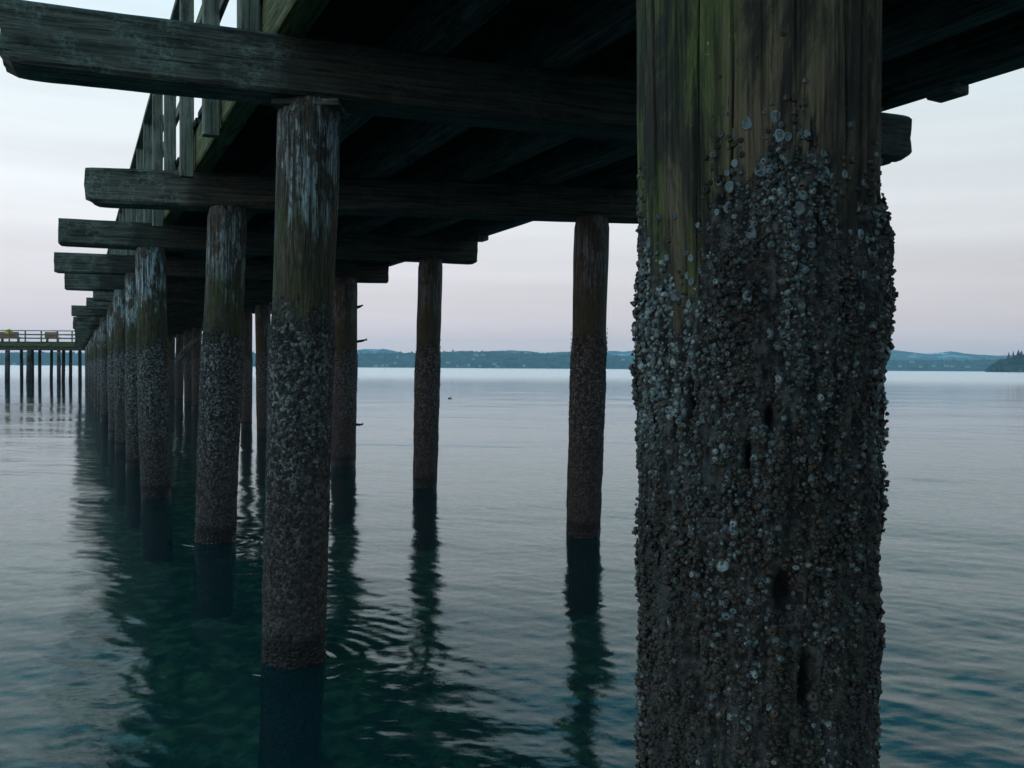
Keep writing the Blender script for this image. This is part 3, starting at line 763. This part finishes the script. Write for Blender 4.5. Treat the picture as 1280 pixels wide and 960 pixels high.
L_LAB = {1: 'thick pile left of centre with white worn wood at its head and barnacles below', 2: 'second pile of the left row, behind and left of the thick white-headed one',
         3: 'third pile of the left row with a reddish crust, its foot in green shallow water', 4: 'slim pile peeping out left of the third pile of the left row',
         5: 'mossy pile of the left row beside the slim peeping one, green at cap height', 6: 'narrow dark pile of the left row just left of the mossy one',
         7: 'narrow pile of the left row, third to the left of the third pile'}
R_LAB = {0: 'right-hand pile of the nearest bent, outside the picture edge', 1: 'right-hand pile hidden behind the huge barnacled foreground pile',
         2: 'dark brown pile standing alone in open water nearest the huge foreground pile', 3: 'slender brown pile in open water under the square end of a cap beam',
         4: 'thick dark pile with short spikes on its right side, beside the white-headed pile', 5: 'right-row pile hidden behind the thick white-headed pile',
         6: 'thin dark pile seen just left of the white-headed pile', 7: 'dark pile right of the second left-row pile with clear water behind it'}
far_L = 'dark slender pile in the crowded far end of the left row'
far_R = 'dark slender pile in the crowded far end of the right row'
GP = 'timber piles carrying the pier'
proto = {}
for k, b in enumerate(bents):
    for side, key in ((0, 'L'), (1, 'R')):
        if k == 0 and side == 0: continue
        ft, hd = b[key]; r = b['r'][side]; off = (hd.x-ft.x, hd.y-ft.y)
        lab = (L_LAB if side == 0 else R_LAB).get(k, far_L if side == 0 else far_R)
        mat = M_PILE if side == 0 else M_PILE_R
        seed = 100+k*7+side*3
        if k <= 7:
            V, F, T = pile_geo(r-.02, r-.005, off, seed, 96 if k <= 3 else 48, .02 if k <= 3 else .05)
            if k <= 5:
                e = bpy.data.objects.new('timber_pile', None); SC.collection.objects.link(e); e.location = ft; tag(e, lab, 'pile', GP)
                link('shaft', mesh_np('shaft', V, [F, T]), mat, e)
                n = {1: 26000, 2: 15000, 3: 9000}.get(k, 5000); n = n if not (k == 1 and side == 1) else 2500
                o = link('barnacle_crust', crust_on(r-.02, r-.005, off, seed, n, {1: .003}.get(k, .0035), {1: .0066}.get(k, .0075), .35 if side else 0), M_SHELL, e); tag(o, kind='stuff')
                if k == 1 and side == 0:
                    o = link('shim', beam_mesh('shim', .36, .30, .035, .06, .003, .006, 9), M_CAP, e, (off[0]-.17, off[1], CAP_Z-.012-.035))
                if k == 4 and side == 1:
                    for zz, ln in ((H+.93*H*.0+ (459-388)*9.3*H/FPX, .10), (H+(459-430)*9.3*H/FPX, .17), (H+(459-532)*9.3*H/FPX, .11)):
                        me = beam_mesh('spike', ln+.1, .05, .045, .03, .008, .012, int(ln*100), 1.0)
                        o = link('spike', me, mat, e, (off[0]*zz/CAP_Z+r-.1, 0, zz), random.uniform(-.3, .1)); o.rotation_euler[1] = random.uniform(-.25, .1)
            else:
                o = link('timber_pile', mesh_np('shaft', V, [F, T]), mat, None, ft); tag(o, lab, 'pile', GP)
        else:
            kk = (side, k % 3)
            if kk not in proto:
                V, F, T = pile_geo(.165, .175, (.03-.03*(k % 3), 0), seed, 28, .08)
                proto[kk] = link('timber_pile', mesh_np('shaft', V, [F, T]), mat, None, ft); o = proto[kk]
            else:
                o = proto[kk].copy(); SC.collection.objects.link(o); o.location = ft
            tag(o, lab, 'pile', GP)
# stub of a broken brace on a far pile
p = at(232, 445, 15*H); q = at(246, 430, 15*H)
me = beam_mesh('brace', (q-p).length+.35, .16, .16, .1, .01, .02, 4); o = link('broken_brace', me, M_STR, None, p - (q-p).normalized()*.25)
o.rotation_euler = (0, -math.atan2(q.z-p.z, q.x-p.x), 0); tag(o, 'black slanting stub of a broken brace crossing the bright gap between far piles', 'brace')

# ------------------------------------------------------------------ cap beams
C_LAB = {0: 'cap beam of the nearest bent above the foreground pile, out of view overhead', 1: 'nearest visible cap beam, its long grey end filling the upper left corner',
         2: 'second cap beam from the camera with a rounded lower corner, behind the nearest one', 3: 'third cap beam, light lichen on its left end and a square right end over open water',
         4: 'fourth cap beam, dark, its left end sticking out farthest above the stepped one', 5: 'fifth cap beam, greenish and set back just below the dark fourth one',
         6: 'sixth cap beam, a short greenish end below the fifth', 7: 'seventh cap beam, small dark end in the stacked row',
         8: 'eighth cap beam, small dark end sticking out left over the far railing'}
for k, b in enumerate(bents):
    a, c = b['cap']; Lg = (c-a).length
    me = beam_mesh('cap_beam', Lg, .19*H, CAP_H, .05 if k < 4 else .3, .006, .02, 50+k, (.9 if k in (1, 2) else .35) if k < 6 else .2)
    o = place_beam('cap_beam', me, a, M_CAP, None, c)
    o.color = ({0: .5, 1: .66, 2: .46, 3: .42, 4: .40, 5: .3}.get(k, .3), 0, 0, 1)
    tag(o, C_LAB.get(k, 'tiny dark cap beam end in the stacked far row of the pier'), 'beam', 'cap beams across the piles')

# ------------------------------------------------------------------ deck
deck = bpy.data.objects.new('pier_deck', None); SC.collection.objects.link(deck)
tag(deck, 'long dark pier deck of planks on lengthwise stringers, running away to the left', 'pier deck')
T0, T1 = -2.6, 60.0
for k, (v_, w_) in enumerate(((.583, .10), (1.12, .085), (1.57, .085), (2.07, .085), (2.52, .085), (3.0, .10))):
    me = beam_mesh('stringer', (T1-T0)*H, w_*H, STR_H, .25, .006, .012, 70+k)
    a = uv(T0, v_+w_/2*(1 if k == 0 else 0), STR_Z)
    o = place_beam('stringer', me, a, M_MOSSY if k == 0 else M_STR, deck, a+U)
    if k == 0: o['label'] = 'yellow-green mossy outer stringer'
V, F = [], []
pw, gap = .145, .008; t = T0*H; k = 0; rr = random.Random(9)
v0, v1 = .582*H, 3.12*H
while t < T1*H:
    a0, a1 = v0-rr.uniform(0, .03), v1+rr.uniform(0, .03); zb = DECK_Z+rr.uniform(0, .004)+.002; b = len(V)
    for zz in (zb, zb+.05):
        for (tt, vv) in ((t, a0), (t+pw, a0), (t+pw, a1), (t, a1)):
            V.append(tuple(U*tt+VV*vv+Vector((0, 0, zz))))
    F += [(b, b+1, b+2, b+3), (b+7, b+6, b+5, b+4), (b, b+4, b+5, b+1), (b+1, b+5, b+6, b+2), (b+2, b+6, b+7, b+3), (b+3, b+7, b+4, b)]
    t += pw+gap
link('planking', mesh_np('planking', np.array(V), np.array(F), False), M_PLANK, deck)
for px, z_ in ((2.42, 0), (6.9, 0), (11.2, 0)):
    me = beam_mesh('splice_plate', .19, .15, .07, .05, .003, .012, int(px*10)); a = uv(px, 3.0, STR_Z-.066)
    place_beam('splice_block', me, a, M_STR, deck, a+U)

# ------------------------------------------------------------------ railing on the left edge
rail = bpy.data.objects.new('pier_railing', None); SC.collection.objects.link(rail)
tag(rail, 'grey timber railing of square posts and three rails along the left edge of the pier', 'railing')
RV = .54; pt = 4.31-.985*6; RT = H+2.0*H
pm = beam_mesh('post', RT-STR_Z+.10, .115, .105, .15, .003, .008, 5)
while pt < T1:
    o = link('post', pm, M_RAIL, rail); p = uv(pt, RV, STR_Z-.10)
    o.location = p; o.rotation_euler = (0, -math.pi/2, math.atan2(U.y, U.x)); pt += .985
for zz, hh in ((RT, .05), (RT-.30-.10, .10), (RT-.62-.10, .10)):
    w_ = .14 if hh < .1 else .04
    me = beam_mesh('rail', (T1-T0)*H, w_, hh, .4, .003, .006, int(zz*10)); a = uv(T0, RV+(0 if hh < .1 else .0285+.0145), zz)
    place_beam('rail', me, a, M_RAIL, rail, a+U)

# ------------------------------------------------------------------ far pier head
FY = 55*H
def fpx(px): return at(px, 440, FY).x
fd = bpy.data.objects.new('far_pier_deck', None); SC.collection.objects.link(fd)
tag(fd, 'far pier head deck with a mossy edge board, crossing behind the end of the pier', 'pier deck')
x0, x1 = fpx(-110), fpx(112)
def hb(name, x0, x1, y, w, z, h, mat, par, seed=1): return link(name, beam_mesh(name, x1-x0, w, h, .5, .006, .01, seed), mat, par, (x0, y, z))
hb('edge_board', x0, x1, FY, .15, STR_Z+.02, STR_H+.1, M_MOSSY, fd, 4)
hb('edge_board', x0, x1, FY+4.2, .15, STR_Z+.02, STR_H+.1, M_STR, fd, 5)
hb('planking', x0, x1, FY+2.1, 4.4, STR_Z+STR_H+.14, .06, M_PLANK, fd, 6)
for yy in (FY+.25, FY+3.9): hb('cap', x0, x1, yy, .3, STR_Z-.28, .30, M_STR, fd, 7)
M_DARK = pile_material('dark_far_pile', .1, .5)
fl = ['outermost left', 'slim dark', 'grey front', 'dark twin behind the grey one', 'dark single', 'slim single', 'light grey front', 'dark twin', 'slim dark right-hand', 'rightmost dark']
fp = [(9, 0, .24), (27, 3.9, .17), (35.5, 0, .22), (40.5, 3.9, .17), (49.5, 3.9, .17), (64, 3.9, .16), (73.5, 0, .19), (79, 3.9, .18), (88, 3.9, .17), (100, 3.9, .18), (-22, 0, .2), (-45, 3.9, .18)]
for k, (px, dy, r) in enumerate(fp):
    V, F, T = pile_geo(r-.02, r-.02, (random.uniform(-.06, .06), 0), 300+k, 24, .12, zt=STR_Z-.28)
    o = link('timber_pile', mesh_np('shaft', V, [F, T]), M_PILE if dy == 0 else M_DARK, None, (fpx(px)*(FY+dy+.2)/FY, FY+dy+.2, 0))
    lb = (fl[k]+' pile under the far pier head') if k < 10 else 'pile under the far pier head beyond the left edge of the picture'
    tag(o, lb, 'pile', 'piles under the far pier head')
fr = bpy.data.objects.new('far_pier_railing', None); SC.collection.objects.link(fr)
tag(fr, 'small grey post and rail fence on the far pier head', 'railing')
zt = STR_Z+STR_H+.2
for px in (-100, -70, -40, -8, 12.5, 32.5, 52.5, 72.5, 91, 108):
    o = link('post', beam_mesh('post', 1.13, .11, .11, .3, .003, .01, 3), M_RAIL, fr, (fpx(px), FY-.02, zt-.1)); o.rotation_euler = (0, -math.pi/2, 0)
for zz, hh in ((zt+1.02, .09), (zt+.62, .13), (zt+.26, .13)):
    hb('rail', x0, x1, FY-.12, .06, zz, hh, M_RAIL, fr, int(zz*10))
M_RED = Mat('reddish_brown_wood', .8); M_RED.color(M_RED.mix(M_RED.noise(M_RED.coord((2, 20, 20)), 3), (.36, .13, .07), (.5, .2, .11)))
for k, (pa, pb, lb) in enumerate(((54.5, 71.5, 'reddish brown slatted bench behind the far pier railing, right-hand one'), (-2, 22, 'reddish brown bench behind the far pier railing under the neon yellow bag'))):
    xa, xb = fpx(pa), fpx(pb)
    e = bpy.data.objects.new('bench', None); SC.collection.objects.link(e); e.location = ((xa+xb)/2, FY+.45, zt); tag(e, lb, 'bench', 'benches on the far pier head')
    w = xb-xa
    for zz in (.42, .555, .69, .825): link('backrest_slat', beam_mesh('slat', w, .04, .13, .3, .002, .006, 2), M_RED.m, e, (-w/2, -.2, zz))
    link('seat', beam_mesh('seat', w, .42, .05, .3, .002, .008, 2), M_RED.m, e, (-w/2, .06, .40))
    for s in (-1, 1): o = link('leg', beam_mesh('leg', .40, .36, .08, .3, .002, .008, 2), M_RAIL, e, (s*(w/2-.15), .06, 0)); o.rotation_euler = (0, -math.pi/2, 0)
# neon bag on the left bench
M_NEON = Mat('neon_yellow_cloth', .7); M_NEON.color((.88, .74, .02))
me = bpy.data.meshes.new('bag'); import bmesh
bm = bmesh.new(); bmesh.ops.create_icosphere(bm, subdivisions=3, radius=1)
for v_ in bm.verts:
    c = v_.co; k = 1+.13*math.sin(c.x*5+1)*math.cos(c.z*6)+.08*math.sin(c.y*9)
    v_.co = Vector((c.x*.27*k, c.y*.2*k, c.z*(.30 if c.z > 0 else .24)*k*(1-.25*abs(c.x))))
bm.to_mesh(me); bm.free(); me.polygons.foreach_set('use_smooth', [True]*len(me.polygons))
bg_ = link('bag', me, M_NEON.m, None, (fpx(9.3), FY+.25, zt+.94)); bg_.scale = (1.25, 1.0, 1.0); tag(bg_, 'neon yellow bag perched on the far left bench back at the railing', 'bag')
M_STRAP = Mat('pale_strap', .7); M_STRAP.color((.8, .85, .6))
me = bpy.data.meshes.new('strap'); bm = bmesh.new()
for q in range(13):
    a = math.pi*q/12
    for s in (-.03, .03): bm.verts.new((.28+.08*math.cos(a)*0+.10*math.sin(a), s, .14*math.cos(a)))
bm.verts.ensure_lookup_table()
for q in range(12): bm.faces.new([bm.verts[q*2], bm.verts[q*2+1], bm.verts[q*2+3], bm.verts[q*2+2]])
bmesh.ops.solidify(bm, geom=bm.faces[:], thickness=.015); bm.to_mesh(me); bm.free()
link('strap', me, M_STRAP.m, bg_)

# ------------------------------------------------------------------ a floating bird
def duck():
    bm = bmesh.new()
    bmesh.ops.create_uvsphere(bm, u_segments=14, v_segments=10, radius=1)
    for v_ in bm.verts:
        c = v_.co.copy(); tail = max(0, -c.x-.4)
        v_.co = Vector((c.x*.21, c.y*.10*(1-.4*tail), c.z*.075+.02+tail*.08))
    r = bmesh.ops.create_uvsphere(bm, u_segments=10, v_segments=8, radius=.048)
    for v_ in r['verts']: v_.co += Vector((.19, 0, .155))
    r = bmesh.ops.create_cone(bm, cap_ends=True, segments=10, radius1=.05, radius2=.032, depth=.13)
    for v_ in r['verts']: v_.co = Vector((.155+v_.co.z*.25, v_.co.y, .09+v_.co.z))
    me = bpy.data.meshes.new('body'); bm.to_mesh(me); bm.free(); me.polygons.foreach_set('use_smooth', [True]*len(me.polygons)); return me
M_BIRD = Mat('dark_feathers', .7); M_BIRD.color((.035, .03, .028))
p = at(562, 497, 49.0); bird = link('floating_bird', duck(), M_BIRD.m, None, (p.x, p.y, .0), .4); bird.scale = (.5, .5, .5)
tag(bird, 'tiny dark bird floating alone on the open water between the brown piles', 'bird')
bm = bmesh.new(); bmesh.ops.create_cone(bm, cap_ends=True, segments=6, radius1=.016, radius2=.006, depth=.06); me = bpy.data.meshes.new('beak'); bm.to_mesh(me); bm.free()
M_BEAK = Mat('beak', .6); M_BEAK.color((.3, .2, .05)); o = link('beak', me, M_BEAK.m, bird, (.26, 0, .15)); o.rotation_euler = (0, math.pi/2, 0)

# ------------------------------------------------------------------ haze
bm = bmesh.new(); bmesh.ops.create_cube(bm, size=1)
for v_ in bm.verts: v_.co = Vector((v_.co.x*11900, v_.co.y*11900, -16 if v_.co.z < 0 else 175))
me = bpy.data.meshes.new('haze'); bm.to_mesh(me); bm.free()
hz = bpy.data.materials.new('haze_air'); hz.use_nodes = True; n = hz.node_tree.nodes; n.clear()
o = n.new('ShaderNodeOutputMaterial'); pv = n.new('ShaderNodeVolumePrincipled'); pv.inputs['Density'].default_value = 1.2e-4
pv.inputs['Color'].default_value = (.62, .86, 1.0, 1); hz.node_tree.links.new(pv.outputs[0], o.inputs['Volume'])
ho = link('haze', me, hz); tag(ho, 'thin blue sea haze in the air', 'haze', kind='stuff'); ho.display_type = 'WIRE'
